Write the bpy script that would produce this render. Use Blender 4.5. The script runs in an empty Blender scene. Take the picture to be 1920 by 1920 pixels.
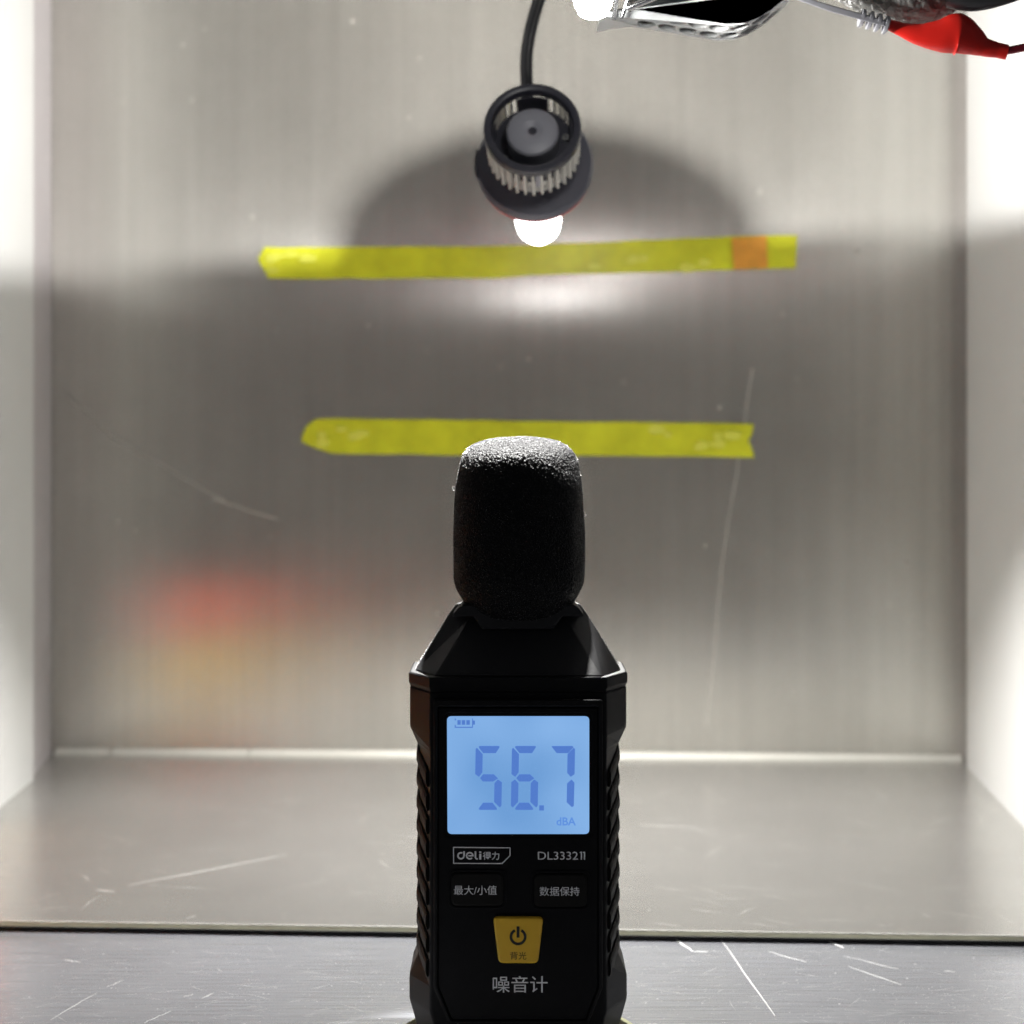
import bpy, bmesh, math, random
from mathutils import Vector, Matrix, noise
random.seed(7)
S = bpy.context.scene
C = S.collection
R = math.radians

# ------------------------------------------------------------------ camera, world, exposure, lamps
F = 3173.0            # focal length in pixels of the 1920 px picture
CAMZ, HY = 0.160, 800.0
cam = bpy.data.cameras.new('camera'); camo = bpy.data.objects.new('camera', cam); C.objects.link(camo)
camo.location = (0, 0, CAMZ); camo.rotation_euler = (R(90), 0, 0)
cam.sensor_width = 36.0; cam.lens = F / 1920 * 36.0; cam.shift_y = -(960 - HY) / 1920
cam.clip_start = 0.01; cam.clip_end = 50
cam.dof.use_dof = True; cam.dof.focus_distance = 0.428; cam.dof.aperture_fstop = 17
S.camera = camo
W = bpy.data.worlds.new('World'); S.world = W; W.use_nodes = True
bg = W.node_tree.nodes['Background']; bg.inputs[0].default_value = (0.90, 0.93, 1.0, 1); bg.inputs[1].default_value = 0.055
S.view_settings.view_transform = 'Standard'; S.view_settings.look = 'None'
S.view_settings.exposure = 0; S.view_settings.gamma = 1
S.render.engine = 'CYCLES'; S.cycles.use_denoising = True; S.cycles.denoising_prefilter = 'FAST'
S.cycles.max_bounces = 8; S.cycles.diffuse_bounces = 4; S.cycles.glossy_bounces = 5
S.cycles.sample_clamp_indirect = 2.0; S.cycles.use_guiding = True; S.cycles.blur_glossy = 3.0; S.cycles.use_adaptive_sampling = False

def P(px, py, Y):
    """the point of the plane y = Y that the photograph shows at (px, py)"""
    return Vector(((px - 960) * Y / F, Y, CAMZ + (HY - py) * Y / F))

def lamp(name, kind, loc, power, color, **kw):
    l = bpy.data.lights.new(name, kind); l.energy = power; l.color = color
    for k, v in kw.items(): setattr(l, k, v)
    o = bpy.data.objects.new(name, l); C.objects.link(o); o.location = loc
    return o

# bulb frame: the axis runs from the fan (towards the camera) to the tip (towards the back panel)
BO = P(998, 238, 0.552)
BA = Vector((0.041, math.cos(R(17)), -math.sin(R(17)))).normalized()
BX = Vector((-1, 0, 0)); BX = (BX - BA * BX.dot(BA)).normalized(); BY = BA.cross(BX).normalized()
def B(x, y, z): return BO + BX * x + BY * y + BA * z
TOPL = B(0, 0.0086, 0.066)
LOWL = B(0, -0.0100, 0.070)
lamp('led_upper_chip_light', 'POINT', TOPL, 4.2, (1.0, 0.985, 0.95), shadow_soft_size=0.0007)
ls = lamp('led_lower_chip_light', 'SPOT', LOWL, 7.0, (1.0, 0.985, 0.95), shadow_soft_size=0.0012, spot_size=R(132), spot_blend=0.5)
ls.rotation_euler = (R(-12), 0, 0)
LAMP2 = P(1112, 6, 0.452)
l2 = lamp('hand_lamp_light', 'SPOT', LAMP2 + Vector((.0085, -0.004, -0.006)), 0.42, (1.0, 0.98, 0.94), shadow_soft_size=0.002, spot_size=R(120), spot_blend=.6)
l2.rotation_euler = Vector((.10, .006, .004)).to_track_quat('-Z', 'Y').to_euler()

l3 = lamp('hand_lamp_down_light', 'SPOT', LAMP2 + Vector((-.012, .002, -0.0065)), 24.0, (1.0, 0.98, 0.94), shadow_soft_size=0.003, spot_size=R(20), spot_blend=.6)
l3.rotation_euler = Vector((-.0095, -.013, -.105)).to_track_quat('-Z', 'Y').to_euler()
l4 = lamp('added_halo_spot', 'SPOT', B(0, 0.002, 0.0870), 0.016, (0.95, 0.94, 1.0), shadow_soft_size=0.004, spot_size=R(90), spot_blend=1.0)  # added spot on the back panel, stands in for bloom around the tip
l4.rotation_euler = Vector((.02, 1, .15)).to_track_quat('-Z', 'Y').to_euler()

# ------------------------------------------------------------------ materials
def mat(name, col=(.5, .5, .5), rough=.5, metal=0.0, emit=None, es=0, bump=None, spec=None, var=None, coat=0):
    m = bpy.data.materials.new(name); m.use_nodes = True; nt = m.node_tree; b = nt.nodes['Principled BSDF']
    b.inputs['Base Color'].default_value = (*col, 1); b.inputs['Roughness'].default_value = rough
    b.inputs['Metallic'].default_value = metal
    if spec is not None: b.inputs['Specular IOR Level'].default_value = spec
    if coat: b.inputs['Coat Weight'].default_value = coat; b.inputs['Coat Roughness'].default_value = .1
    if emit: b.inputs['Emission Color'].default_value = (*emit, 1); b.inputs['Emission Strength'].default_value = es
    tc = nt.nodes.new('ShaderNodeTexCoord')
    if bump:
        n = nt.nodes.new('ShaderNodeTexNoise'); n.inputs['Scale'].default_value = bump[0]; n.inputs['Detail'].default_value = 4
        nt.links.new(tc.outputs['Object'], n.inputs['Vector'])
        bp = nt.nodes.new('ShaderNodeBump'); bp.inputs['Strength'].default_value = bump[1]; bp.inputs['Distance'].default_value = bump[2]
        nt.links.new(n.outputs['Fac'], bp.inputs['Height']); nt.links.new(bp.outputs['Normal'], b.inputs['Normal'])
    if var:      # (scale, amount): soft colour variation of the stuff itself
        n = nt.nodes.new('ShaderNodeTexNoise'); n.inputs['Scale'].default_value = var[0]; n.inputs['Detail'].default_value = 5
        nt.links.new(tc.outputs['Object'], n.inputs['Vector'])
        r = nt.nodes.new('ShaderNodeMapRange'); r.inputs[1].default_value = .3; r.inputs[2].default_value = .7
        r.inputs[3].default_value = 1 - var[1]; r.inputs[4].default_value = 1 + var[1]
        nt.links.new(n.outputs['Fac'], r.inputs[0])
        mx = nt.nodes.new('ShaderNodeVectorMath'); mx.operation = 'SCALE'; mx.inputs[0].default_value = col
        nt.links.new(r.outputs[0], mx.inputs['Scale']); nt.links.new(mx.outputs[0], b.inputs['Base Color'])
    return m

def steel(name, stretch, rough, dif, col=(.65, .645, .61), dcol=(.42, .41, .395), aniso=.6, grain=.11, blotch=.08, bump=.12):
    """brushed sheet steel: a brushed metal lobe over the dull scatter of a used, hazy surface"""
    m = bpy.data.materials.new(name); m.use_nodes = True; nt = m.node_tree; N = nt.nodes.new; L = nt.links.new
    b = nt.nodes['Principled BSDF']; out = nt.nodes['Material Output']
    tc = N('ShaderNodeTexCoord'); mp = N('ShaderNodeMapping'); mp.inputs['Scale'].default_value = stretch
    L(tc.outputs['Object'], mp.inputs['Vector'])
    n = N('ShaderNodeTexNoise'); n.inputs['Scale'].default_value = 1; n.inputs['Detail'].default_value = 6; n.inputs['Roughness'].default_value = .65
    L(mp.outputs[0], n.inputs['Vector'])
    n2 = N('ShaderNodeTexNoise'); n2.inputs['Scale'].default_value = 16; n2.inputs['Detail'].default_value = 3
    L(tc.outputs['Object'], n2.inputs['Vector'])
    def rng(src, a, c):
        r = N('ShaderNodeMapRange'); r.inputs[1].default_value = .15; r.inputs[2].default_value = .85
        r.inputs[3].default_value = a; r.inputs[4].default_value = c; L(src, r.inputs[0]); return r.outputs[0]
    g = rng(n.outputs['Fac'], 1 - grain, 1 + grain); k = rng(n2.outputs['Fac'], 1 - blotch, 1 + blotch)
    mu = N('ShaderNodeMath'); mu.operation = 'MULTIPLY'; L(g, mu.inputs[0]); L(k, mu.inputs[1])
    sc = N('ShaderNodeVectorMath'); sc.operation = 'SCALE'; sc.inputs[0].default_value = col; L(mu.outputs[0], sc.inputs['Scale'])
    L(sc.outputs[0], b.inputs['Base Color'])
    b.inputs['Metallic'].default_value = 1
    rr = rng(n2.outputs['Fac'], rough * .92, rough * 1.08); L(rr, b.inputs['Roughness'])
    b.inputs['Anisotropic'].default_value = aniso
    tg = N('ShaderNodeTangent'); tg.direction_type = 'UV_MAP'; tg.uv_map = 'UVMap'; L(tg.outputs[0], b.inputs['Tangent'])
    bp = N('ShaderNodeBump'); bp.inputs['Strength'].default_value = bump; bp.inputs['Distance'].default_value = .0002
    L(n.outputs['Fac'], bp.inputs['Height']); L(bp.outputs[0], b.inputs['Normal'])
    d = N('ShaderNodeBsdfDiffuse'); s2 = N('ShaderNodeVectorMath'); s2.operation = 'SCALE'; s2.inputs[0].default_value = dcol
    L(mu.outputs[0], s2.inputs['Scale']); L(s2.outputs[0], d.inputs['Color'])
    mix = N('ShaderNodeMixShader'); mix.inputs[0].default_value = dif
    L(b.outputs[0], mix.inputs[1]); L(d.outputs[0], mix.inputs[2]); L(mix.outputs[0], out.inputs['Surface'])
    return m

M = {}
M['back_steel'] = steel('back_steel', (300, 300, 5), .25, .29, dcol=(.53, .505, .455), aniso=.85, bump=.03, grain=.17)
M['floor_steel'] = steel('floor_steel', (14, 500, 14), .20, .28, aniso=.35, grain=.16, col=(.70, .695, .66))
M['bench_steel'] = steel('bench_steel', (30, 1100, 30), .18, .36, col=(.68, .69, .72), dcol=(.43, .44, .48), aniso=.3, grain=.35, bump=.5)
M['white_paint'] = mat('white_paint', (.65, .65, .64), .45, var=(9, .03))
M['grey_post'] = mat('grey_post', (.44, .41, .42), .5, var=(9, .04))
M['hood'] = mat('hood', (.13, .13, .125), .5, var=(6, .05))
M['edge_film'] = mat('edge_film', (.62, .60, .42), .4, .3, var=(60, .25))
M['gap_shade'] = mat('gap_shade', (.02, .02, .025), .6)
M['lip'] = mat('lip', (.66, .65, .60), .35, var=(25, .06))
M['scratch'] = mat('scratch', (.75, .75, .75), .5)
M['soft_scratch'] = mat('soft_scratch', (.55, .54, .52), .5)
M['black'] = mat('black', (.010, .010, .011), .55, bump=(1800, .25, .0001), spec=.12)
M['black_dust'] = mat('black_dust', (.022, .022, .024), .55, bump=(1600, .3, .0001), spec=.35)
M['panel_black'] = mat('panel_black', (.006, .006, .007), .45, bump=(1500, .1, .0001), spec=.12)
M['rubber'] = mat('rubber', (.010, .0095, .009), .65, bump=(900, .3, .0001), spec=.12)
M['foam'] = mat('foam', (.010, .010, .011), .5, bump=(2200, 1.0, .0016), spec=.16)
M['foam_wall'] = mat('foam_wall', (.22, .22, .225), .32, spec=.9)
M['print'] = mat('print', (.95, .95, .97), .6)
M['print_dark'] = mat('print_dark', (.05, .008, .006), .6)
M['print_black'] = mat('print_black', (.012, .010, .008), .6)
M['button_yellow'] = mat('button_yellow', (.86, .52, .03), .45, bump=(700, .05, .0001))
M['lcd_off'] = mat('lcd_off', (.03, .09, .25), .5)
M['pad'] = mat('pad', (.28, .28, .14), .7, bump=(500, .3, .0003), var=(120, .1))
M['alu'] = mat('alu', (.80, .78, .74), .38, .35, bump=(900, .1, .0001))
M['bulb_black'] = mat('bulb_black', (.04, .04, .055), .36, bump=(900, .05, .0001))
M['flange_glare'] = mat('flange_glare', (.10, .10, .13), .5)  # black flange made paler, lens glare put into its colour
M['hub_grey'] = mat('hub_grey', (.30, .30, .34), .45)
M['chrome'] = mat('chrome', (.85, .85, .85), .15, 1)
M['red_ring'] = mat('red_ring', (.75, .05, .04), .4)
M['cable'] = mat('cable', (.016, .016, .018), .35)
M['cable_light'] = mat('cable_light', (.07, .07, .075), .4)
M['glow'] = mat('glow', (.9, .9, .9), .5, emit=(1, .995, .96), es=9)
M['lens_glow'] = mat('lens_glow', (.9, .9, .9), .5, emit=(1, .995, .96), es=60)
M['tape'] = mat('tape', (.70, .73, .035), .3, bump=(60, .25, .0015), var=(55, .16))
M['tape_wrinkle'] = mat('tape_wrinkle', (.84, .86, .12), .3)
M['tape_orange'] = mat('tape_orange', (.80, .36, .05), .4, bump=(150, .4, .001), var=(140, .14))
M['strap_white'] = mat('strap_white', (.82, .84, .84), .7)
M['housing_black'] = mat('housing_black', (.012, .016, .016), .5)
M['clip_grey'] = mat('clip_grey', (.42, .42, .46), .35, .3)
M['bundle'] = mat('bundle', (.10, .10, .095), .5, bump=(420, 1.0, .0012))
M['boot_red'] = mat('boot_red', (.85, .020, .012), .38, coat=.15)
M['wire_red'] = mat('wire_red', (.30, .01, .03), .4)
M['case_red'] = mat('case_red', (.93, .10, .035), .5)
M['roll_yellow'] = mat('roll_yellow', (.88, .50, .05), .5)

def screen_mat():
    m = bpy.data.materials.new('lcd_backlight'); m.use_nodes = True; nt = m.node_tree; N = nt.nodes.new; L = nt.links.new
    b = nt.nodes['Principled BSDF']; b.inputs['Base Color'].default_value = (.05, .07, .1, 1); b.inputs['Roughness'].default_value = .25
    tc = N('ShaderNodeTexCoord'); n = N('ShaderNodeTexNoise'); n.inputs['Scale'].default_value = 42; n.inputs['Detail'].default_value = 1
    L(tc.outputs['Object'], n.inputs['Vector'])
    cr = N('ShaderNodeValToRGB'); cr.color_ramp.elements[0].position = .35; cr.color_ramp.elements[1].position = .68
    cr.color_ramp.elements[0].color = (.150, .335, .66, 1); cr.color_ramp.elements[1].color = (.245, .46, .81, 1)
    L(n.outputs['Fac'], cr.inputs[0])
    # LED backlight: brighter along the upper and lower edge of the light guide
    sp = N('ShaderNodeSeparateXYZ'); L(tc.outputs['Generated'], sp.inputs[0])
    ab = N('ShaderNodeMath'); ab.operation = 'SUBTRACT'; ab.inputs[1].default_value = .5; L(sp.outputs['Z'], ab.inputs[0])
    a2 = N('ShaderNodeMath'); a2.operation = 'ABSOLUTE'; L(ab.outputs[0], a2.inputs[0])
    mr = N('ShaderNodeMapRange'); mr.inputs[1].default_value = .40; mr.inputs[2].default_value = .5; mr.inputs[3].default_value = 1; mr.inputs[4].default_value = 1.28
    L(a2.outputs[0], mr.inputs[0])
    L(cr.outputs[0], b.inputs['Emission Color']); L(mr.outputs[0], b.inputs['Emission Strength'])
    return m
M['lcd'] = screen_mat()
M['lcd_seg'] = mat('lcd_seg', (.02, .04, .12), .4, emit=(.082, .195, .58), es=1)
M['lcd_seg_pale'] = mat('lcd_seg_pale', (.02, .04, .12), .4, emit=(.11, .27, .70), es=1)

# ------------------------------------------------------------------ builders
def tag(o, label=None, cat=None, group=None, kind=None):
    if label: o['label'] = label
    if cat: o['category'] = cat
    if group: o['group'] = group
    if kind: o['kind'] = kind
    return o
def thing(name, loc, label, cat, group=None):
    o = bpy.data.objects.new(name, None); C.objects.link(o); o.location = loc; o.empty_display_size = .01
    return tag(o, label, cat, group)
def wloc(o):
    v = Vector((0, 0, 0))
    while o is not None: v += o.location; o = o.parent
    return v
def link(name, me, m, parent=None, origin=None):
    """a mesh given in world coordinates becomes an object (a child is kept relative to its parent)"""
    o = bpy.data.objects.new(name, me); C.objects.link(o)
    if m is not None: me.materials.clear(); me.materials.append(m)
    if parent is not None: me.transform(Matrix.Translation(-wloc(parent))); o.parent = parent
    elif origin is not None: me.transform(Matrix.Translation(-Vector(origin))); o.location = origin
    return o
def smooth(me, ang=None):
    for p in me.polygons: p.use_smooth = True
    if ang is not None:
        try: me.set_sharp_from_angle(angle=R(ang))
        except Exception: pass
def from_py(verts, faces):
    me = bpy.data.meshes.new('mesh'); me.from_pydata([tuple(v) for v in verts], [], faces); me.update()
    return me
def fin(bm, bevel=0, seg=2, sm=None):
    bmesh.ops.recalc_face_normals(bm, faces=bm.faces[:])
    if bevel:
        es = [e for e in bm.edges if len(e.link_faces) == 2 and e.calc_face_angle(0) > R(12)]
        bmesh.ops.bevel(bm, geom=es, offset=bevel, segments=seg, affect='EDGES', profile=.5, clamp_overlap=True)
    me = bpy.data.meshes.new('mesh'); bm.to_mesh(me); bm.free()
    if sm is not None: smooth(me, sm)
    return me
def loft(rings, cap=True, bevel=0, seg=2, sm=None, closed=False):
    bm = bmesh.new(); vs = [[bm.verts.new(p) for p in r] for r in rings]; n = len(rings[0])
    pairs = list(zip(vs, vs[1:])) + ([(vs[-1], vs[0])] if closed else [])
    for a, b in pairs:
        for i in range(n): bm.faces.new((a[i], a[(i + 1) % n], b[(i + 1) % n], b[i]))
    if cap and not closed: bm.faces.new(vs[0][::-1]); bm.faces.new(vs[-1])
    return fin(bm, bevel, seg, sm)
def box(x0, x1, y0, y1, z0, z1, bevel=0):
    return loft([[(x0, y0, z), (x1, y0, z), (x1, y1, z), (x0, y1, z)] for z in (z0, z1)], bevel=bevel)
def prism(p0, p1, w, h, up=Vector((0, 0, 1)), bevel=0):
    d = (Vector(p1) - Vector(p0)).normalized(); s = d.cross(up).normalized() * w / 2; u = s.cross(d).normalized() * h / 2
    return loft([[Vector(p) + s + u, Vector(p) - s + u, Vector(p) - s - u, Vector(p) + s - u] for p in (p0, p1)], bevel=bevel)
def tube(pts, rad, n=16, cap=True, sm=60, flat=1.0):
    pts = [Vector(p) for p in pts]; rings = []; prev = Vector((0, 1, .01))
    for i, p in enumerate(pts):
        t = (pts[min(i + 1, len(pts) - 1)] - pts[max(i - 1, 0)]).normalized()
        u = (prev - t * prev.dot(t)).normalized(); prev = u; v = t.cross(u)
        r = rad[i] if isinstance(rad, (list, tuple)) else rad
        rings.append([p + (u * math.cos(a) * flat + v * math.sin(a)) * r for a in (2 * math.pi * k / n for k in range(n))])
    return loft(rings, cap=cap, sm=sm)
def spline(pts, n=8):
    pts = [Vector(p) for p in pts]; out = []
    for i in range(len(pts) - 1):
        a = pts[max(i - 1, 0)]; b = pts[i]; c = pts[i + 1]; d = pts[min(i + 2, len(pts) - 1)]
        for k in range(n):
            t = k / n
            out.append(.5 * ((2 * b) + (c - a) * t + (2 * a - 5 * b + 4 * c - d) * t * t + (3 * b - a - 3 * c + d) * t ** 3))
    out.append(pts[-1]); return out
def rounded(pts, r, n=5):
    out = []; m = len(pts)
    for i in range(m):
        p = Vector(pts[i]); a = Vector(pts[i - 1]); b = Vector(pts[(i + 1) % m]); rr = r[i] if isinstance(r, (list, tuple)) else r
        if rr <= 0: out.append(tuple(p)); continue
        u = (a - p); v = (b - p); ang = u.angle(v); d = min(rr / math.tan(ang / 2), u.length * .49, v.length * .49)
        p0 = p + u.normalized() * d; p1 = p + v.normalized() * d
        for k in range(n + 1):
            t = k / n; out.append(tuple((1 - t) ** 2 * p0 + 2 * t * (1 - t) * p + t * t * p1))
    return out
def curve_mesh(loops, ext, bev=0, bres=2):
    cu = bpy.data.curves.new('outline', 'CURVE'); cu.dimensions = '2D'; cu.fill_mode = 'BOTH'
    for lp in loops:
        s = cu.splines.new('POLY'); s.points.add(len(lp) - 1); s.use_cyclic_u = True
        for q, p in zip(s.points, lp): q.co = (p[0], p[1], 0, 1)
    cu.extrude = max(ext - bev, 0); cu.bevel_depth = bev; cu.bevel_resolution = bres; cu.offset = -bev
    o = bpy.data.objects.new('outline', cu); C.objects.link(o)
    dg = bpy.context.evaluated_depsgraph_get(); dg.update()
    me = bpy.data.meshes.new_from_object(o.evaluated_get(dg)); bpy.data.objects.remove(o); bpy.data.curves.remove(cu)
    return me
def plate(loops, Y, depth, bev=0, px=True):
    """an outline (pixels, as the plane y = Y shows them) cut from a plate whose front lies at Y"""
    if px: loops = [[((p[0] - 960) * Y / F, CAMZ + (HY - p[1]) * Y / F) for p in lp] for lp in loops]
    me = curve_mesh(loops, depth / 2, bev)
    me.transform(Matrix.Translation((0, Y + depth / 2, 0)) @ Matrix.Rotation(R(90), 4, 'X'))
    return me
_tx = {}
def text(body, px0, px1, py0, py1, Y, bold=0.0, ext=.00004, fit=True, shear=0.0):
    """flat lettering that fills the rectangle px0..px1, py0..py1 on the plane y = Y"""
    cu = bpy.data.curves.new('lettering', 'FONT'); cu.body = body; cu.size = 1; cu.extrude = 0; cu.offset = bold; cu.resolution_u = 4; cu.shear = shear
    o = bpy.data.objects.new('lettering', cu); C.objects.link(o)
    dg = bpy.context.evaluated_depsgraph_get(); dg.update()
    me = bpy.data.meshes.new_from_object(o.evaluated_get(dg)); bpy.data.objects.remove(o); bpy.data.curves.remove(cu)
    xs = [v.co.x for v in me.vertices]; ys = [v.co.y for v in me.vertices]
    x0, x1, y0, y1 = min(xs), max(xs), min(ys), max(ys)
    a, b = P(px0, py1, Y), P(px1, py0, Y)
    for v in me.vertices:
        u = (v.co.x - x0) / (x1 - x0); w = (v.co.y - y0) / (y1 - y0)
        v.co = (a.x + u * (b.x - a.x), Y, a.z + w * (b.z - a.z))
    me.update(); return me
def join(meshes):
    bm = bmesh.new()
    for m in meshes: bm.from_mesh(m)
    me = bpy.data.meshes.new('mesh'); bm.to_mesh(me); bm.free(); return me

# ------------------------------------------------------------------ the steel box
def quad_uv(me, axis_u, axis_v):
    uv = me.uv_layers.new(name='UVMap')
    for l in me.loops:
        co = me.vertices[l.vertex_index].co; uv.data[l.index].uv = (co.dot(Vector(axis_u)), co.dot(Vector(axis_v)))
    return me
def structure(name, me, m, uv=None):
    if uv: quad_uv(me, *uv)
    o = link(name, me, m); o['kind'] = 'structure'; return o

ZT = 0.46
A = Vector((-.2215, .814, 0)); Bq = Vector((.2145, .797, 0))
def slab(a, b, z0, z1, th):
    """an upright sheet from a to b, thickness th away from the room"""
    d = (b - a).normalized(); nrm = Vector((-d.y, d.x, 0)) * th
    return loft([[(*(p.xy), z) for p in (a, b, b + nrm, a + nrm)] for z in (z0, z1)])
structure('back_wall', slab(A, Bq, -.002, ZT, .0015), M['back_steel'], ((1, 0, 0), (0, 0, 1)))
# left side: white panel that stops short of the corner, then a grey folded post
structure('left_wall', slab(Vector((-.2107, .682, 0)), Vector((-.2128, .7525, 0)), .0, ZT, .0012), M['white_paint'])
structure('left_corner_post', slab(Vector((-.2142, .7527, 0)), A + Vector((.0002, -.0005, 0)), .0, ZT, .0012), M['grey_post'])
structure('right_wall', slab(Vector((.2098, .7805, 0)), Vector((.1955, .60, 0)), .0, ZT, .0012), M['white_paint'])
structure('right_corner_gap', slab(Bq + Vector((-.0002, -.001, 0)), Vector((.2122, .782, 0)), .0, ZT, .0012), M['grey_post'])
structure('hood_ceiling', box(-.24, .24, .30, .83, ZT, ZT + .002), M['hood'])
# floor: an upper steel plate whose front edge shows, over the bench sheet
def flat_poly(pts, z0, z1, bevel=0): return loft([[(x, y, z) for x, y in pts] for z in (z0, z1)], bevel=bevel)
plate_o = structure('floor_plate', flat_poly([(-.30, .5441), (.30, .5146), (.30, .83), (-.30, .83)], .0014, .0030), M['floor_steel'], ((1, 0, 0), (0, 1, 0)))
structure('bench_top', flat_poly([(-.60, -.5), (.60, -.5), (.60, .86), (-.60, .86)], -.003, 0), M['bench_steel'], ((1, 0, 0), (0, 1, 0)))
e = link('edge_strip', loft([[(-.30, .5438, z), (.30, .5143, z), (.30, .5146, z), (-.30, .5441, z)] for z in (.0016, .0029)]), M['edge_film'], plate_o)
tag(e, 'pale greenish cut edge of the floor plate')
link('edge_highlight', loft([[(-.30, .5437, .00285), (.30, .5142, .00285), (.30, .5143, .00318), (-.30, .5438, .00318)], [(-.30, .5446, .0030), (.30, .5151, .0030), (.30, .5151, .0031), (-.30, .5446, .0031)]]), M['lip'], plate_o)  # pale strip added as the bright highlight along the plate's front edge
e = link('gap_shade_strip', loft([[(-.30, .5450, z), (.30, .5155, z), (.30, .5165, z), (-.30, .5460, z)] for z in (.0002, .0013)]), M['gap_shade'], plate_o)  # solid dark strip put in for the shade under the plate
# folded lip where the back panel meets the floor plate, in three runs
lip_segs = [(.006, .066), (.0685, .219), (.2205, .992)]
for a0, a1 in lip_segs:
    p = A.lerp(Bq, a0); q = A.lerp(Bq, a1)
    rings = []
    for t in (p, q):
        rings.append([(t.x, t.y - .0052, .0031), (t.x, t.y - .0048, .0042), (t.x, t.y - .0006, .0058), (t.x, t.y - .0006, .0031)])
    o = link('bottom_lip', loft(rings, bevel=.0002), M['lip'], None); o['kind'] = 'structure'

# scratches: single fine gouges in the sheets
def floor_pt(px, py, z): Y = (CAMZ - z) * F / (py - HY); return Vector(((px - 960) * Y / F, Y, z))
def scratch(pxs, w, z, parent):
    pts = [floor_pt(x, y, z) for x, y in pxs]; L_, R_ = [], []
    for i, p in enumerate(pts):
        d = (pts[min(i + 1, len(pts) - 1)] - pts[max(i - 1, 0)]).normalized(); n = Vector((-d.y, d.x, 0))
        k = w * (.35 + .65 * math.sin(math.pi * (i + .5) / len(pts)))
        L_.append(p + n * k); R_.append(p - n * k)
    n = len(pts); up = Vector((0, 0, .00003))
    me = from_py(L_ + R_, [(i, i + 1, n + i + 1, n + i) for i in range(n - 1)])
    return link('scratch', me, M['scratch'], parent)
bench_o = bpy.data.objects['bench_top']
def wob(a, b, n=7, j=1.2): return [(a[0] + (b[0] - a[0]) * i / n + random.uniform(-j, j), a[1] + (b[1] - a[1]) * i / n + random.uniform(-j, j) * .5) for i in range(n + 1)]
for a, b, w in [((1352, 1762), (1454, 1905), .0002), ((1580, 1792), (1684, 1817), .00022), ((1590, 1812), (1690, 1846), .00022),
                ((1440, 1784), (1512, 1804), .00025), ((1268, 1762), (1300, 1784), .0004), ((1300, 1784), (1328, 1784), .0004),
                ((95, 1912), (180, 1862), .00012), ((200, 1850), (232, 1838), .00012), ((380, 1872), (400, 1862), .00015),
                ((120, 1800), (150, 1804), .0002), ((270, 1918), (320, 1895), .0001), ((345, 1869), (362, 1864), .00012),
                ((1555, 1765), (1582, 1777), .0005), ((1770, 1820), (1790, 1822), .0002)]:
    scratch(wob(a, b), w, .00006, bench_o)
for a, b, w in [((240, 1660), (540, 1602), .0009), ((1200, 1546), (1310, 1552), .0008), ((180, 1668), (215, 1672), .0008),
                ((1225, 1730), (1275, 1736), .0003), ((1728, 1712), (1745, 1720), .0003), ((1430, 1722), (1490, 1734), .0002),
                ((350, 1722), (368, 1716), .0003)]:
    scratch(wob(a, b, j=.8), w * .45, .00306, plate_o).data.materials[0] = M['soft_scratch']
def specks(n, z, parent, rnd, s0, s1):
    v, f = [], []
    for i in range(n):
        px, py = rnd(); 
        if 760 < px < 1185: continue
        c = floor_pt(px, py, z); s = random.uniform(s0, s1) * (1 if random.random() < .93 else 2.0); a = random.uniform(-.5, .5)
        ux = Vector((math.cos(a), math.sin(a), 0)) * s; uy = Vector((-math.sin(a), math.cos(a), 0)) * s * random.uniform(.25, .7)
        k = len(v); v += [c - ux, c - uy, c + ux, c + uy, c + Vector((0, 0, s * .3))]
        f += [(k, k + 1, k + 4), (k + 1, k + 2, k + 4), (k + 2, k + 3, k + 4), (k + 3, k, k + 4)]
    o = link('dust_speck', from_py(v, f), M['scratch'], parent); o['kind'] = 'stuff'
specks(1100, .00004, bench_o, lambda: (random.uniform(0, 1920), 1765 + 155 * random.random() ** .8), .00006, .00020)
specks(60, .00304, plate_o, lambda: (random.uniform(0, 1920), random.uniform(1560, 1735)), .0001, .00028)
def hairlines(n, z, parent, rnd, l0, l1, w0, w1, amax, m):
    v, f = [], []
    for i in range(n):
        px, py = rnd()
        c = floor_pt(px, py, z); a = random.gauss(0, amax); L = random.uniform(l0, l1) / 2; w = random.uniform(w0, w1) / 2
        d = Vector((math.cos(a), math.sin(a), 0)); nn = Vector((-d.y, d.x, 0)); bow = nn * random.uniform(-.12, .12) * L; k = len(v)
        v += [c - d * L, c + bow - nn * w, c + d * L, c + bow + nn * w]; f.append((k, k + 1, k + 2, k + 3))
    o = link('hairline_scratch', from_py(v, f), M[m], parent); o['kind'] = 'stuff'
hairlines(420, .00005, bench_o, lambda: (random.uniform(-40, 1960), random.uniform(1765, 1930)), .001, .012, .00004, .00010, .45, 'scratch')
hairlines(160, .00305, plate_o, lambda: (random.uniform(-40, 1960), random.uniform(1450, 1735)), .003, .030, .0001, .00030, .6, 'soft_scratch')
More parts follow.
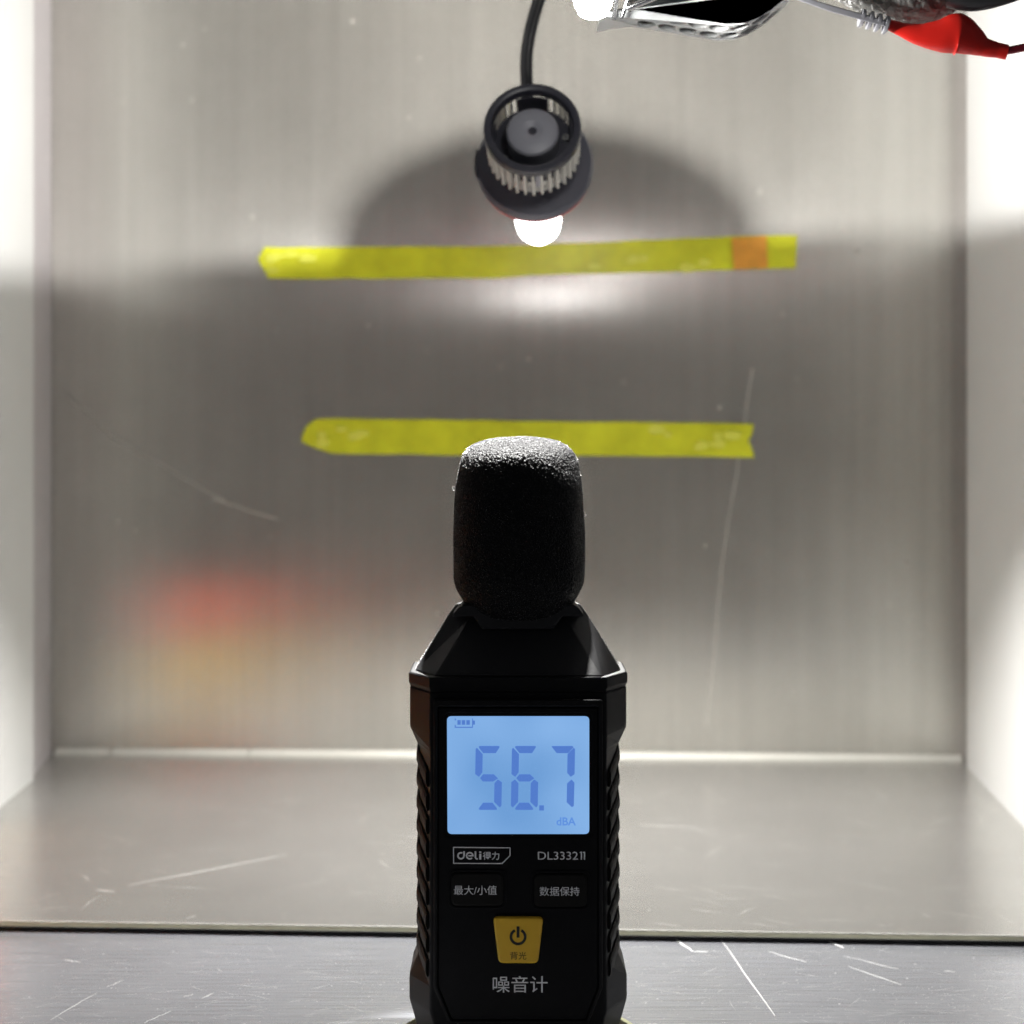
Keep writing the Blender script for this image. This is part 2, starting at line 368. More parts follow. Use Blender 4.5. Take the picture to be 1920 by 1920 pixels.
# marks on the back panel
back_o = bpy.data.objects['back_wall']
def wall_pt(px, py, off=.0004):
    d = (Bq - A); sx = (px - 960) / F            # intersect the view ray with the panel
    t = (sx * A.y - A.x) / (d.x - sx * d.y); p = A + d * t; Y = p.y
    v = P(px, py, Y); v.y -= off; return v
def wall_plate(loops, off, depth, bev=0):
    """outline in pixels laid on the back panel"""
    me = plate(loops, .8055, depth, bev)
    for v in me.vertices:
        px = v.co.x * F / .8055 + 960; py = HY - (v.co.z - CAMZ) * F / .8055; q = wall_pt(px, py, 0)
        v.co = (q.x, q.y - off + (v.co.y - .8055), q.z)
    me.update(); return me
M['wall_mark'] = mat('wall_mark', (.42, .405, .37), .5)
for a, b, w in [((128, 738), (210, 820), 2.0), ((210, 820), (420, 940), 1.3), ((1352, 1080), (1410, 690), 1.6), ((400, 935), (520, 975), 1.6), ((1325, 1360), (1352, 1080), 1.6)]:
    pts = wob(a, b, 8, 2); d = Vector((b[0] - a[0], b[1] - a[1])).normalized(); n = Vector((-d.y, d.x)) * w
    lp = [(x + n.x, y + n.y) for x, y in pts] + [(x - n.x, y - n.y) for x, y in pts[::-1]]
    link('scratch', wall_plate([lp], .00012, .0001), M['wall_mark'], back_o)
v, f = [], []
for i in range(40):
    px, py = random.uniform(120, 1780), random.uniform(20, 1380)
    c = wall_pt(px, py, .0002); s = random.uniform(.0003, .0011); k = len(v)
    v += [c + Vector((math.cos(a) * s, 0, math.sin(a) * s * 1.2)) for a in (j * math.pi / 3 for j in range(6))]; f.append(tuple(range(k, k + 6)))
o = link('drip_mark', from_py(v, f), M['wall_mark'], back_o); o['kind'] = 'stuff'

# ------------------------------------------------------------------ tapes on the back panel
def tape(name, top, bottom, label):
    lp = top + bottom[::-1]
    me = wall_plate([lp], .0006, .0003)
    o = link(name, me, M['tape'], None, origin=wall_pt(sum(p[0] for p in lp) / len(lp), sum(p[1] for p in lp) / len(lp)))
    return tag(o, label, 'tape', 'yellow tape strips on the steel back panel')
def jag(a, b, n, j): return [(a[0] + (b[0] - a[0]) * i / n, a[1] + (b[1] - a[1]) * i / n + random.uniform(-j, j)) for i in range(n + 1)]
t1 = tape('tape_strip', [(484, 486), (497, 463)] + jag((520, 464), (930, 461), 8, 1)[:] + jag((1000, 459), (1380, 443), 8, 1) + [(1494, 441)],
          [(484, 486), (504, 522)][1:] + jag((560, 523), (930, 522), 8, 1) + jag((1000, 517), (1380, 506), 8, 1) + [(1492, 503), (1495, 470)][:1],
          'upper longer yellow tape strip, right behind the glowing bulb tip')
t2 = tape('tape_strip', [(566, 820), (574, 800), (592, 786)] + jag((640, 785), (1400, 794), 14, 1) + [(1413, 796), (1410, 812), (1403, 827)],
          [(566, 828), (590, 840), (622, 850)] + jag((660, 851), (1380, 857), 14, 1) + [(1414, 858), (1409, 840)],
          'lower shorter yellow tape strip, behind the top of the black foam ball')
def wrinkles(o, rnd, n):
    for i in range(n):
        px, py = rnd(); w, h = random.uniform(8, 20), random.uniform(4, 10)
        lp = rounded([(px - w, py - h * .2), (px - w * .2, py - h), (px + w, py - h * .4), (px + w * .8, py + h * .7), (px - w * .5, py + h)], 5, 3)
        link('wrinkle', wall_plate([lp], .00085 + .00002 * i, .0002), M['tape_wrinkle'], o)
wrinkles(t1, lambda: (random.choice([random.uniform(515, 700), random.uniform(505, 560), random.uniform(1080, 1340)]), random.uniform(475, 508)) , 13)
wrinkles(t2, lambda: (random.choice([random.uniform(600, 720), random.uniform(1160, 1380), random.uniform(1330, 1390)]), random.uniform(800, 842)), 14)
o = link('orange_tape', wall_plate([[(1371, 447), (1436, 443), (1439, 503), (1376, 506)]], .0016, .0003), M['tape_orange'], None, origin=wall_pt(1405, 475))
tag(o, 'small orange tape square stuck near the right end of the upper yellow strip', 'tape')

# ------------------------------------------------------------------ the sound level meter
CX = 971.5
YF, YS, YB = .425, .435, .453
meter = thing('sound_level_meter', Vector(((CX - 960) * YS / F, YS + .005, .003)), 'black handheld sound meter with foam ball and lit blue display on a green pad', 'sound meter')
def sec(py, wf, ws, yf=YF, ys=YS, yb=YB, wb=None, cb=.004):
    """plan section of the body: widths in pixels as seen at their own depth, height py as seen at the side plane"""
    z = P(0, py, YS).z; xc = meter.location.x; a = wf * yf / F; s = ws * ys / F; b = (wb or ws) * ys / F - cb
    return [(xc + x, y, z) for x, y in ((-a, yf), (a, yf), (s, ys), (s, yb), (b, yb + cb), (-b, yb + cb), (-s, yb), (-s, ys))]
link('body', loft([sec(1286, 165, 203), sec(1362, 165, 203), sec(1390, 165, 190), sec(1400, 165, 184), sec(1776, 165, 184), sec(1786, 165, 188), sec(1826, 165, 204),
                   sec(1872, 165, 204), sec(1925, 150, 189), sec(1950, 140, 184)], bevel=.0005), M['black'], meter)
link('top_rim', loft([sec(1259, 164, 202), sec(1262, 166.5, 205), sec(1279, 166.5, 205), sec(1283, 164.5, 202.5), sec(1286, 164, 202)], bevel=.0003), M['black'], meter)
def hsec(py, wf, ws, yf, ys, yb):
    z = P(0, py, YS).z; xc = meter.location.x; a = wf * yf / F; s = ws * ys / F
    return [(xc + x, y, z) for x, y in ((-a, yf), (a, yf), (s, ys), (s, yb), (a * .9, yb + .004), (-a * .9, yb + .004), (-s, yb), (-s, ys))]
link('head_shell', loft([hsec(1259, 157, 193, .4268, .4370, .4500), hsec(1158, 87, 130, .4375, .4425, .4465), hsec(1139, 80, 116, .4388, .4428, .4460), hsec(1135, 74, 102, .4393, .443, .4455)], bevel=.0004),
     M['black_dust'], meter)
link('collar', plate([rounded([(858, 1141), (868, 1134), (1076, 1134), (1086, 1141), (1098, 1157), (1054, 1156), (1038, 1180), (904, 1180), (888, 1156), (846, 1157)], [3] * 10, 2)], .4334, .0139, .0004), M['black_dust'], meter)
# tiny dust on the shoulders
v, f = [], []
zt = P(0, 1259, YS).z; zh = P(0, 1139, YS).z
for i in range(260):
    t = random.random() ** 1.6; sgn = random.choice((-1, 1)); y = random.uniform(.4385, .450)
    lo, hi = 193, 118; w = (lo + (hi - lo) * t) * .437 / F; c = Vector((meter.location.x + sgn * (w + .0001), y * (1 - t) + .4445 * t, zt + (zh - zt) * t + .0001)); s = random.uniform(.00004, .00013); k = len(v)
    v += [c + Vector((s, 0, 0)), c + Vector((-s * .5, s * .8, 0)), c + Vector((-s * .5, -s * .8, 0)), c + Vector((0, 0, s))]; f += [(k, k + 1, k + 3), (k + 1, k + 2, k + 3), (k + 2, k, k + 3)]
o = link('dust_speck', from_py(v, f), M['scratch'], meter); o['kind'] = 'stuff'
# side grips: nine slanting ribs on each side
xc = meter.location.x
for sgn in (-1, 1):
    for i in range(9):
        zc = P(0, 1418 + i * 43.6, YS).z; h = .0021
        sx = 186.5 * YS / F; fx = 170 * YF / F
        path = [(fx, .4262, zc - .0040), (sx, .4362, zc), (sx, .4460, zc + .0020), (sx - .002, .4520, zc + .003)]
        out = [Vector((.78, -.62, 0)), Vector((.9, -.43, 0)), Vector((1, 0, 0)), Vector((.8, .6, 0))]
        rings = []
        for (x, y, z), n in zip(path, out):
            n = n.normalized(); q = Vector((x, y, z)); th = .0007
            ring = [q - n * .0012 + Vector((0, 0, h)), q + n * th * .4 + Vector((0, 0, h)), q + n * th + Vector((0, 0, h * .45)), q + n * th + Vector((0, 0, -h * .5)), q + n * th * .3 + Vector((0, 0, -h)), q - n * .0012 + Vector((0, 0, -h))]
            rings.append([(xc + sgn * p.x, p.y, p.z) for p in ring])
        link('grip_rib', loft(rings, bevel=.0002), M['rubber'], meter)
# front: outer frame step, panel with the display window, buttons
scr = rounded([(838, 1343), (1105, 1343), (1105, 1564.5), (839, 1564.5)], 9, 6)
YP = .4241
fr_out = rounded([(813, 1312), (1130, 1312), (1130, 1852), (1103, 1921), (842, 1921), (813, 1852)], 5, 3)
fr_in = rounded([(820, 1325), (1123, 1325), (1123, 1850), (1099, 1914), (846, 1914), (820, 1850)], 4, 3)
link('panel_frame', plate([fr_out, fr_in], .4236, .0018, .0003), M['black'], meter)
link('front_panel', plate([rounded([(822, 1327), (1121, 1327), (1121, 1850), (1098, 1912), (847, 1912), (822, 1850)], 4, 3), rounded([(832, 1337), (1111, 1337), (1111, 1571), (833, 1571)], 11, 6)], YP, .0012, .0002), M['panel_black'], meter)
link('display_bezel', plate([rounded([(831, 1336), (1112, 1336), (1112, 1572), (832, 1572)], 11, 6), scr], YP + .0002, .0010, .00015), M['panel_black'], meter)
display = link('display', plate([rounded([(835, 1340), (1108, 1340), (1108, 1568), (836, 1568)], 9, 4)], YP + .0006, .0003), M['lcd'], meter)
tag(display, 'lit blue display')
YD = YP + .0004
def z2(px, py):   # zoom picture pixel -> photo pixel
    return (740 + px * 460 / 1920, 1300 + py * 460 / 1920)
def seg(pl): return [z2(*p) for p in pl]
def digit(x, on, lean=-1.5):
    """seven-segment digit in zoom pixels; x = left edge at the top"""
    L0, R0, T, Mi, Bo, w = x, x + 200, 412, 662, 912, 56
    def sl(p): return (p[0] + (T - p[1]) * .018, p[1])
    S_ = {
        'a': rounded([(L0 + 14, T), (R0 - 6, T), (R0 - 42, T + w), (L0 + 60, T + w)], [12, 10, 3, 3], 3),
        'f': rounded([(L0 + 10, T + 14), (L0 + w, T + 64), (L0 + w, Mi - 44), (L0 + 30, Mi - 8), (L0, Mi - 30), (L0, T + 24)], [4, 4, 4, 4, 4, 10], 3),
        'b': rounded([(R0 - 8, T + 14), (R0 + 2, T + 24), (R0 + 2, Mi - 30), (R0 - 28, Mi - 8), (R0 - w, Mi - 40), (R0 - w, T + 64)], 5, 3),
        'g': rounded([(L0 + 62, Mi - 28), (R0 - 54, Mi - 28), (R0 - 20, Mi + 4), (R0 - 58, Mi + 28), (L0 + 62, Mi + 28), (L0 + 38, Mi + 2)], 4, 3),
        'c': rounded([(R0 - 22, Mi + 12), (R0 + 10, Mi + 34), (R0 + 10, Bo - 34), (R0 - 2, Bo - 18), (R0 - w + 8, Bo - 62), (R0 - w + 8, Mi + 42)], 5, 3),
        'e': rounded([(L0 + 28, Mi + 12), (L0 + w, Mi + 42), (L0 + w, Bo - 62), (L0 + 14, Bo - 18), (L0, Bo - 34), (L0, Mi + 34)], 5, 3),
        'd': rounded([(L0 + 24, Bo), (R0 - 16, Bo), (R0 - 60, Bo - w), (L0 + 66, Bo - w)], [12, 10, 3, 3], 3),
    }
    # the lower right corner of the "7" is a separate slanted bar
    return [[z2(*sl(p)) for p in S_[k]] for k in on]
def digit_obj(x, on):
    link('digit', plate(digit(x, on), YD, .0001), M['lcd_seg'], display)
digit_obj(634, 'afgcd'); digit_obj(918, 'afgced')
seven = digit(1210, 'b') + [[z2(*p) for p in rounded([(1225, 413), (1388, 412), (1402, 420), (1358, 468), (1268, 468)], [4, 8, 8, 3, 3], 3)],
                            [z2(*p) for p in rounded([(1384, 674), (1407, 700), (1402, 880), (1388, 892), (1346, 852), (1349, 706)], 5, 3)]]
link('digit', plate(seven, YD, .0001), M['lcd_seg'], display)
link('decimal_point', plate([[z2(*p) for p in ((1132, 877), (1168, 877), (1168, 917), (1131, 917))]], YD, .0001), M['lcd_seg'], display)
link('unit_lettering', text('dBA', *[q for q in (z2(1266, 0)[0], z2(1418, 0)[0], z2(0, 970)[1], z2(0, 1034)[1])], YD, bold=.018), M['lcd_seg_pale'], display)
bat = [[(470, 262), (612, 262), (612, 270), (470, 270)], [(470, 244), (478, 250), (478, 263), (470, 263)], [(470, 196), (480, 200), (478, 214), (470, 210)],
       [(491, 210), (517, 210), (517, 246), (491, 246)], [(525, 210), (552, 210), (552, 246), (525, 246)], [(561, 210), (588, 210), (588, 246), (561, 246)],
       [(606, 196), (612, 198), (612, 212), (628, 214), (628, 244), (613, 246), (613, 263), (606, 263)]]
link('battery_icon', join([plate([[z2(*p) for p in lp]], YD - .000004 * i, .0001) for i, lp in enumerate(bat)]), M['lcd_seg'], display)
# printing on the panel
YT = YP - .00006
def z3(px, py): return (820 + px * 310 / 1920, 1560 + py * 310 / 1920)
o1 = [(182, 173), (849, 179), (849, 275), (754, 372), (184, 369)]; o2 = [(192, 184), (839, 189), (839, 271), (749, 361), (194, 359)]
link('logo_frame', plate([[z3(*p) for p in o1], [z3(*p) for p in o2]], YT, .00005), M['print'], meter)
def rect3(x0, x1, y0, y1): a = z3(x0, y0); b = z3(x1, y1); return a[0], b[0], a[1], b[1]
# geometric bold "deli"
def ring(cx, cy, r, w, a0, a1, n=18, sy=1.0):
    o = [(cx + r * math.cos(R(a0 + (a1 - a0) * i / n)), cy - sy * r * math.sin(R(a0 + (a1 - a0) * i / n))) for i in range(n + 1)]
    q = [(cx + (r - w) * math.cos(R(a0 + (a1 - a0) * i / n)), cy - sy * (r - w) * math.sin(R(a0 + (a1 - a0) * i / n))) for i in range(n + 1)]
    return o + q[::-1]
def bar(x0, x1, y0, y1): return [(x0, y0), (x1, y0), (x1, y1), (x0, y1)]
deli = [ring(274, 276, 44, 18, 62, 360), bar(301, 320, 224, 276), ring(376, 276, 45, 17, 8, 318), bar(360, 421, 269, 284),
        bar(433, 452, 224, 292), ring(467, 290, 34, 18, 180, 275, sy=.95), bar(486, 511, 252, 320), bar(486, 511, 226, 242)]
for i, lp in enumerate(deli):
    pass
link('logo_lettering', join([plate([[z3(*p) for p in lp]], YT - .000002 * i, .00005) for i, lp in enumerate(deli)]), M['print'], meter)
link('logo_lettering', text('得力', *rect3(528, 720, 229, 324), YT, bold=.012), M['print'], meter)
one = [(1680, 229), (1680, 322), (1666, 322), (1666, 243), (1654, 245), (1654, 233), (1668, 229)]
link('model_lettering', join([text('DL3332', *rect3(1168, 1634, 229, 322), YT)] + [plate([[z3(x + dx, y) for x, y in one]], YT, .00004) for dx in (0, 36)]), M['print'], meter)
YBN = YP - .0006
for (x0, y0, x1, y1), label, tx, r3 in [((846, 1637, 944, 1699), 'black button at upper left', '最大/小值', rect3(192, 691, 622, 730)),
                                        ((1001, 1639, 1101, 1701), 'black button at upper right', '数据保持', rect3(1188, 1652, 636, 742))]:
    b = link('button', plate([rounded([(x0, y0), (x1, y0), (x1, y1), (x0, y1)], 13, 6)], YBN, .0014, .0004), M['rubber'], meter); tag(b, label)
    link('button_lettering', text(tx, *r3, YBN - .00005), M['print'], b)
    link('button_surround', plate([rounded([(x0 - 6, y0 - 6), (x1 + 6, y0 - 6), (x1 + 6, y1 + 5), (x0 - 6, y1 + 5)], 16, 6), rounded([(x0 - 2, y0 - 2), (x1 + 2, y0 - 2), (x1 + 2, y1 + 2), (x0 - 2, y1 + 2)], 14, 6)], YP - .0003, .0006, .0001), M['panel_black'], meter)
def z4(px, py): return (820 + px * 310 / 1920, 1700 + py * 310 / 1920)
YK = YP - .0011
pb = link('power_button', plate([rounded([z4(646, 122), z4(1232, 126), z4(1170, 664), z4(712, 660)], [9, 9, 10, 10], 6)], YK, .0018, .0005), M['button_yellow'], meter)
tag(pb, 'yellow power button')
ic = [ring(938, 350, 98, 30, 117, 423, 30), rounded(bar(921, 954, 230, 360), 3, 2)]
link('power_symbol', join([plate([[z4(*p) for p in lp]], YK - .00005 - .000003 * i, .00004) for i, lp in enumerate(ic)]), M['print_black'], pb)
a = z4(846, 526); b = z4(1034, 614)
link('button_lettering', text('背光', a[0], b[0], a[1], b[1], YK - .00005), M['print_dark'], pb)
a = z4(644, 804); b = z4(1280, 998)
link('title_lettering', text('噪音计', a[0], b[0], a[1], b[1], YT), M['print'], meter)

# foam windscreen
prof = [(0, 819.5), (25, 820), (45, 822), (65, 826), (82, 832), (95, 840), (104, 850), (109, 862), (113, 880), (117, 905), (119, 930), (121.5, 965), (123, 1010), (123.3, 1050), (122.5, 1080),
        (120, 1095), (115, 1108), (107, 1122), (97, 1135), (83, 1147), (62, 1156), (35, 1161), (0, 1163)]
YM = .441
pr = spline([((w) * YM / F, 0, P(0, y, YM).z) for w, y in prof], 10)
# resample evenly
d = [0]
for i in range(1, len(pr)): d.append(d[-1] + (pr[i] - pr[i - 1]).length)
NV, NU = 300, 400; rp = []; j = 0
for k in range(NV + 1):
    s = d[-1] * k / NV
    while j < len(d) - 2 and d[j + 1] < s: j += 1
    t = (s - d[j]) / max(d[j + 1] - d[j], 1e-9); rp.append(pr[j].lerp(pr[j + 1], t))
fc = Vector(((973.2 - 960) * YM / F, YM, P(0, 1000, YM).z)); verts, faces = [], []
for k, p in enumerate(rp):
    nrm = (rp[min(k + 1, NV)] - rp[max(k - 1, 0)]).normalized(); nr, nz = -nrm.z, nrm.x
    for i in range(NU):
        a = 2 * math.pi * i / NU; r = max(p.x, 1e-5)
        q = Vector((r * math.cos(a), r * math.sin(a), p.z))
        h = noise.noise(q * 1900) * .00016 + noise.noise(q * 4100 + Vector((3, 1, 2))) * .00011 + noise.noise(q * 160) * .00022 + random.uniform(-.00004, .00004)
        if k in (0, NV): h = 0
        n = Vector((nr * math.cos(a), nr * math.sin(a), nz))
        verts.append(Vector((fc.x, fc.y, 0)) + q + n * h)
for k in range(NV):
    for i in range(NU):
        a, b = k * NU + i, k * NU + (i + 1) % NU; faces.append((a, a + NU, b + NU, b))
me = from_py(verts, faces)
bm = bmesh.new(); bm.from_mesh(me); bmesh.ops.recalc_face_normals(bm, faces=bm.faces[:]); bm.to_mesh(me); bm.free()
foam = link('foam_windscreen', me, M['foam'], meter); tag(foam, 'black open-cell foam ball')
# loose cell walls that stand out of the foam skin
v, f = [], []
for i in range(34000):
    k = int(random.random() * NV); u = random.randrange(NU); c = verts[min(k, NV - 1) * NU + u]
    dirv = (c - Vector((fc.x, fc.y, c.z * .5 + fc.z * .5 - .002))).normalized()
    s = random.uniform(.00008, .00024); w = Vector((random.uniform(-1, 1), random.uniform(-1, 1), random.uniform(-1, 1))).normalized()
    kk = len(v); v += [c - dirv * .0001 + w * s * .45, c - dirv * .0001 - w * s * .45, c + dirv * s + w.cross(dirv) * s * .8]; f.append((kk, kk + 1, kk + 2))
o = link('foam_fuzz', from_py(v, f), M['foam_wall'], foam); o['kind'] = 'stuff'
for px, py, s in ((850, 916, 1), (1096, 962, 2.2)):
    c = P(px, py, YM); me = tube(spline([c + Vector((random.uniform(-1, 1), random.uniform(-.3, .3), random.uniform(-1.4, 1.4))) * .00045 * s for _ in range(5)], 4), .00007, 5)
    link('lint_thread', me, M['scratch'], foam)

pad = link('pad', loft([[( xc + .0004 + r * math.cos(2 * math.pi * i / 64), .4335 + r * math.sin(2 * math.pi * i / 64), z) for i in range(64)] for r, z in ((.0322, .0001), (.0325, .0006), (.0325, .0024), (.0320, .0029))], sm=40),
           M['pad'], None, origin=(xc, .4335, 0))
tag(pad, 'round olive green pad under the sound meter on the bench', 'pad')

# ------------------------------------------------------------------ the LED bulb with its fan
bulb = thing('led_bulb', BO, 'lit LED bulb with black fan end and finned collar on a black cable', 'light bulb')
def lathe(prof, n=72, sm=35, closed=False, cap=True):
    return loft([[B(r * math.cos(2 * math.pi * i / n), r * math.sin(2 * math.pi * i / n), z) for i in range(n)] for r, z in prof], sm=sm, closed=closed, cap=cap)
link('fan_ring', lathe([(.0136, .0004), (.0142, 0), (.0156, .0), (.0160, .0005), (.0160, .0036), (.0157, .0041), (.0134, .0041), (.0131, .0034)], closed=True), M['bulb_black'], bulb)
link('fan_floor', lathe([(.0040, .0125), (.0134, .0125), (.0134, .0135), (.0040, .0135)], closed=True), M['bulb_black'], bulb)
hub = link('fan_hub', lathe([(.0010, .0030), (.0018, .0027), (.0032, .0020), (.0036, .0019), (.0070, .0027), (.0080, .0030), (.0086, .0038), (.0086, .0124)], cap=False), M['hub_grey'], bulb)
link('hub_cap', lathe([(.0001, .0029), (.0011, .0029), (.0016, .0028), (.0017, .0034), (.0001, .0035)]), M['bulb_black'], hub)
# solid wall sections inside the well and the cage between ring and floor
def arc_wall(a0, a1, r0, r1, z0, z1, n=8):
    rings = []
    for i in range(n + 1):
        a = R(a0 + (a1 - a0) * i / n); rings.append([B(r * math.cos(a), r * math.sin(a), z) for r, z in ((r0, z0), (r1, z0), (r1, z1), (r0, z1))])
    return loft(rings, sm=30)
link('cage_wall', arc_wall(66, 112, .0127, .0131, .0040, .0128), M['bulb_black'], bulb)
link('cage_wall', arc_wall(160, 376, .0127, .0131, .0040, .0128, 30), M['bulb_black'], bulb)
NF = 34; fm = None
for i in range(NF):
    a = 2 * math.pi * (i + .5) / NF
    ca, sa = math.cos(a), math.sin(a); tx, ty = -sa, ca; th = .00042; rings = []
    if 78 < math.degrees(a) < 104: continue
    for r in (.0132, .0156):
        rings.append([B(r * ca + s * th * tx, r * sa + s * th * ty, z) for s, z in ((-1, .0042), (1, .0042), (1, .0192), (-1, .0192))])
    link('fin', loft(rings, bevel=.00012, seg=1), M['alu'], bulb)
link('heatsink_core', lathe([(.0112, .0137), (.0118, .0137), (.0118, .0200), (.0128, .0208), (.0128, .0225), (.0100, .0262), (.0060, .0270)], cap=True), M['alu'], bulb)
for ang, rr in ((213, .0108), (345, .0112)):
    a = R(ang); c = B(rr * math.cos(a) * -1 if ang == 345 else -rr * math.cos(a) * -1, rr * math.sin(a), .0)
for x, y in ((.0097, -.0062), (-.0108, .0010)):
    me = tube([B(x, y, .0098), B(x, y, .0102), B(x, y, .0125)], [.0011, .0015, .0015], 16, sm=40)
    s_ = link('screw', me, M['chrome'], bulb)
    link('screw_slot', prism(B(x - .0010, y, .0097), B(x + .0010, y, .0097), .0004, .0004, up=BA), M['bulb_black'], s_)
    link('screw_slot', prism(B(x, y - .0010, .00965), B(x, y + .0010, .00965), .0004, .0004, up=BA), M['bulb_black'], s_)
link('clip_block', loft([[B(x, y, z) for x, y in ((-.0030, -.0150), (-.0008, -.0156), (-.0008, -.0128), (-.0030, -.0125))] for z in (.0042, .0135)], bevel=.0003), M['hub_grey'], bulb)
link('flange', lathe([(.0060, .0262), (.0150, .0258), (.0193, .0261), (.0200, .0270), (.0202, .0290), (.0199, .0304), (.0100, .0314)], n=96), M['flange_glare'], bulb)
link('seal_ring', lathe([(.0176, .0312), (.0194, .0314), (.0196, .0322), (.0176, .0324)], closed=True, n=96), M['red_ring'], bulb)
link('flange_tab', arc_wall(-14, 16, .0198, .0206, .0268, .0290), M['bulb_black'], bulb)
st = link('led_stem', lathe([(.0070, .0320), (.0078, .0330), (.0078, .0520), (.0084, .0530), (.0084, .0740), (.0080, .0785), (.0066, .0822), (.0038, .0842), (.0005, .0848)], sm=60, n=48), M['glow'], bulb)
tag(st, 'glowing white tip of the bulb')
# unseen level plate added to block downward light; cap in front of the chip
up = Vector((0, 0, 1)); c0 = TOPL - Vector((0, 0, .00075))
link('shade_plate', loft([[c0 + Vector((x, y, (.055 if x > 0 else .035) * x + y * .07 + z)) for x, y in ((-.010, -.014), (.010, -.014), (.010, .0105), (-.010, .0105))] for z in (-.0006, 0)]), M['alu'], bulb)
cc = TOPL + Vector((.0006, .0112, 0))
link('end_cap', loft([[cc + Vector((.0062 * math.cos(a), dy, .0035 * math.sin(a))) for a in (2 * math.pi * i / 40 for i in range(40))] for dy in (0, .0006)]), M['bulb_black'], bulb)
# cable
cp = spline([B(.0012, .0100, .0200), P(990, 165, .578), P(989, 110, .578), P(996, 60, .577), P(1010, 8, .576), P(1030, -50, .574), P(1060, -130, .57), P(1080, -230, .565)], 8)
link('cable', tube(cp, .0019, 16), M['cable'], bulb)
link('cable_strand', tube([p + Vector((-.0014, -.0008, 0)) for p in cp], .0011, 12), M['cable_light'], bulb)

# ------------------------------------------------------------------ hand lamp at the top right
hl = thing('work_lamp', P(1290, -20, .49), 'black lamp with perforated white underside and glowing left end, at the top edge', 'lamp')
YA = .480
und = [(1100, 30), (1150, 16), (1193, 11), (1250, 20), (1300, 29), (1358, 38), (1395, 36), (1420, 27), (1445, 12), (1470, -8), (1500, -34)]
def under(px):
    for (a, ya), (b, yb) in zip(und, und[1:]):
        if a <= px <= b: t = (px - a) / (b - a); t = t * t * (3 - 2 * t) if False else t; return ya + (yb - ya) * t
    return und[0][1] if px < und[0][0] else und[-1][1]
top = [(1500, -34), (1480, -140), (1180, -140)]
hs = link('housing', plate([[(x, y - 1) for x, y in und[2:]] + top], YA + .0006, .0200), M['housing_black'], hl)
# perforated sheet: cut flat (s along x, t in depth), then bent along the underside
holes = []
for r_, t0 in enumerate((.0055, .0145)):
    for k in range(9):
        cxp = 1232 + k * 40 - r_ * 12
        if cxp > 1462: continue
        cx_ = (cxp - 960) * YA / F
        holes.append([(cx_ + .0028 * math.cos(a), t0 + .0036 * math.sin(a)) for a in (2 * math.pi * i / 16 for i in range(16))])
slot = [((x - 960) * YA / F, t) for x, t in ((1178, .004), (1188, .004), (1188, .009), (1178, .009))]
outl = [((x - 960) * YA / F, 0) for x in range(1126, 1495, 8)]; outl = outl + [(x, .0205) for x, _ in outl[::-1]]
me = curve_mesh([outl, slot] + holes, .00035)
for vv in me.vertices:
    x, t, h = vv.co; px = x * F / YA + 960; vv.co = (x, YA + t, P(px, under(px), YA).z - .0007 + h)
me.update(); link('perforated_sheet', me, M['strap_white'], hl)
link('lamp_lens', loft([[LAMP2 + Vector((r * 1.3 * math.cos(a), r * .8 * math.sin(a), z)) for a in (2 * math.pi * i / 24 for i in range(24))] for r, z in
      ((.0013, -.0042), (.0027, -.0034), (.0038, -.0008), (.0046, .0035), (.0042, .0100))], sm=60), M['lens_glow'], hl)
link('bracket', prism(P(1158, -20, .476), P(1150, 38, .478), .0035, .0012, up=Vector((1, 0, .1)), bevel=.0003), M['chrome'], hl)
link('bracket', prism(P(1180, -10, .474), P(1165, 34, .476), .0028, .0010, up=Vector((1, 0, .1)), bevel=.0003), M['chrome'], hl)
link('rod', tube([P(1176, 16, .472), P(1260, -18, .470)], .0009, 10), M['chrome'], hl)

# ------------------------------------------------------------------ alligator clip, cable bundle
bd = thing('cable_bundle', P(1700, 0, .470), 'black wrinkled taped bundle above the red clip at the top right edge', 'cable bundle')
path = spline([P(1530, -60, .476), P(1600, -34, .474), (P(1665, -20, .472)), P(1725, -14, .470), P(1790, -28, .470), P(1880, -58, .468), P(2000, -100, .466)], 10)
rad = []
for i in range(len(path)):
    t = i / (len(path) - 1); rad.append(.0050 + .0042 * math.exp(-((t - .42) / .26) ** 2))
me = tube(path, rad, 40, sm=None)
bm = bmesh.new(); bm.from_mesh(me); bmesh.ops.subdivide_edges(bm, edges=bm.edges[:], cuts=3, use_grid_fill=True)
for vv in bm.verts:
    n = noise.noise(vv.co * 520) * .00045 + noise.noise(vv.co * 1300) * .00022; c = min(path, key=lambda q: (q - vv.co).length_squared); vv.co += (vv.co - c).normalized() * n
bm.to_mesh(me); bm.free(); smooth(me); link('sleeve', me, M['bundle'], bd)
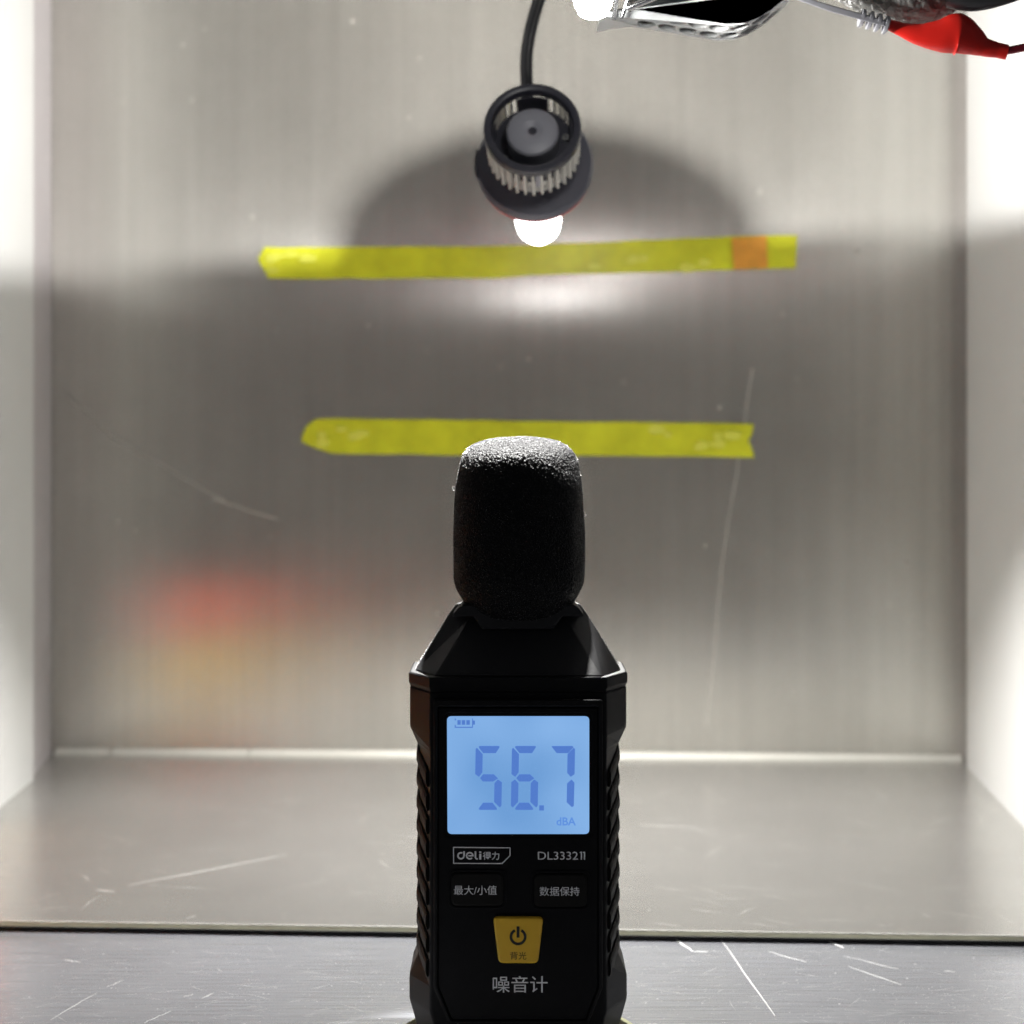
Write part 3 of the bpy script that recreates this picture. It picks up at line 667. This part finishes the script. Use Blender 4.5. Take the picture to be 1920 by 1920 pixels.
link('cable', tube(spline([P(1780, -10, .462), P(1830, -4, .46), P(1900, -22, .458), P(1990, -60, .456)], 8), .0036, 16), M['cable'], bd)

clip = thing('alligator_clip', P(1780, 66, .462), 'red rubber alligator clip with grey ribbed nose and dark red wire, top right corner', 'clip')
pth = [P(1662, 44, .462), P(1690, 55, .462), P(1725, 65, .462), P(1765, 67, .462), P(1795, 64, .462), P(1822, 76, .462), P(1845, 88, .462), P(1870, 94, .462), P(1888, 98, .462)]
rr = [.0014, .0019, .0030, .0046, .0058, .0042, .0026, .0021, .0021]
sp = spline(pth, 6); rad = [rr[min(int(i / 6), 7)] + (rr[min(int(i / 6) + 1, 8)] - rr[min(int(i / 6), 7)]) * ((i % 6) / 6) for i in range(len(sp))]; rad[-1] = rr[-1]
link('boot', tube(sp, rad, 32, sm=80, flat=.62), M['boot_red'], clip)
link('wire', tube(spline([P(1880, 96, .462), P(1905, 92, .462), P(1935, 84, .462), P(1990, 60, .462), P(2060, 20, .462)], 6), .0011, 12), M['wire_red'], clip)
link('jaw', loft([[P(x, y, Y) for x, y, Y in q] for q in (((1660, 38, .460), (1660, 50, .460), (1660, 50, .465), (1660, 38, .465)), ((1560, 10, .460), (1556, 22, .460), (1556, 22, .465), (1560, 10, .465)), ((1480, -14, .460), (1478, -6, .460), (1478, -6, .464), (1480, -14, .464)))], bevel=.0003), M['clip_grey'], clip)
for k in range(4):
    c = P(1616 + k * 15, 34 + k * 4.4, .4625); d_ = Vector((.96, 0, -.28)) * .0008
    link('jaw_rib', tube([c - d_, c - d_ * .5, c + d_ * .5, c + d_], [.0018, .0026, .0026, .0018], 20), M['clip_grey'], clip)

# ------------------------------------------------------------------ a box beside the opening that the back panel mirrors, low on the left
red = thing('storage_box', Vector((-.232, .58, .003)), 'amber box with red lid, seen only as coloured glow mirrored low on the back panel', 'box')
link('box_body', box(-.30, -.2075, .50, .672, .0032, .034, bevel=.002), M['roll_yellow'], red)
link('box_lid', box(-.301, -.2065, .499, .673, .0345, .062, bevel=.003), M['case_red'], red)
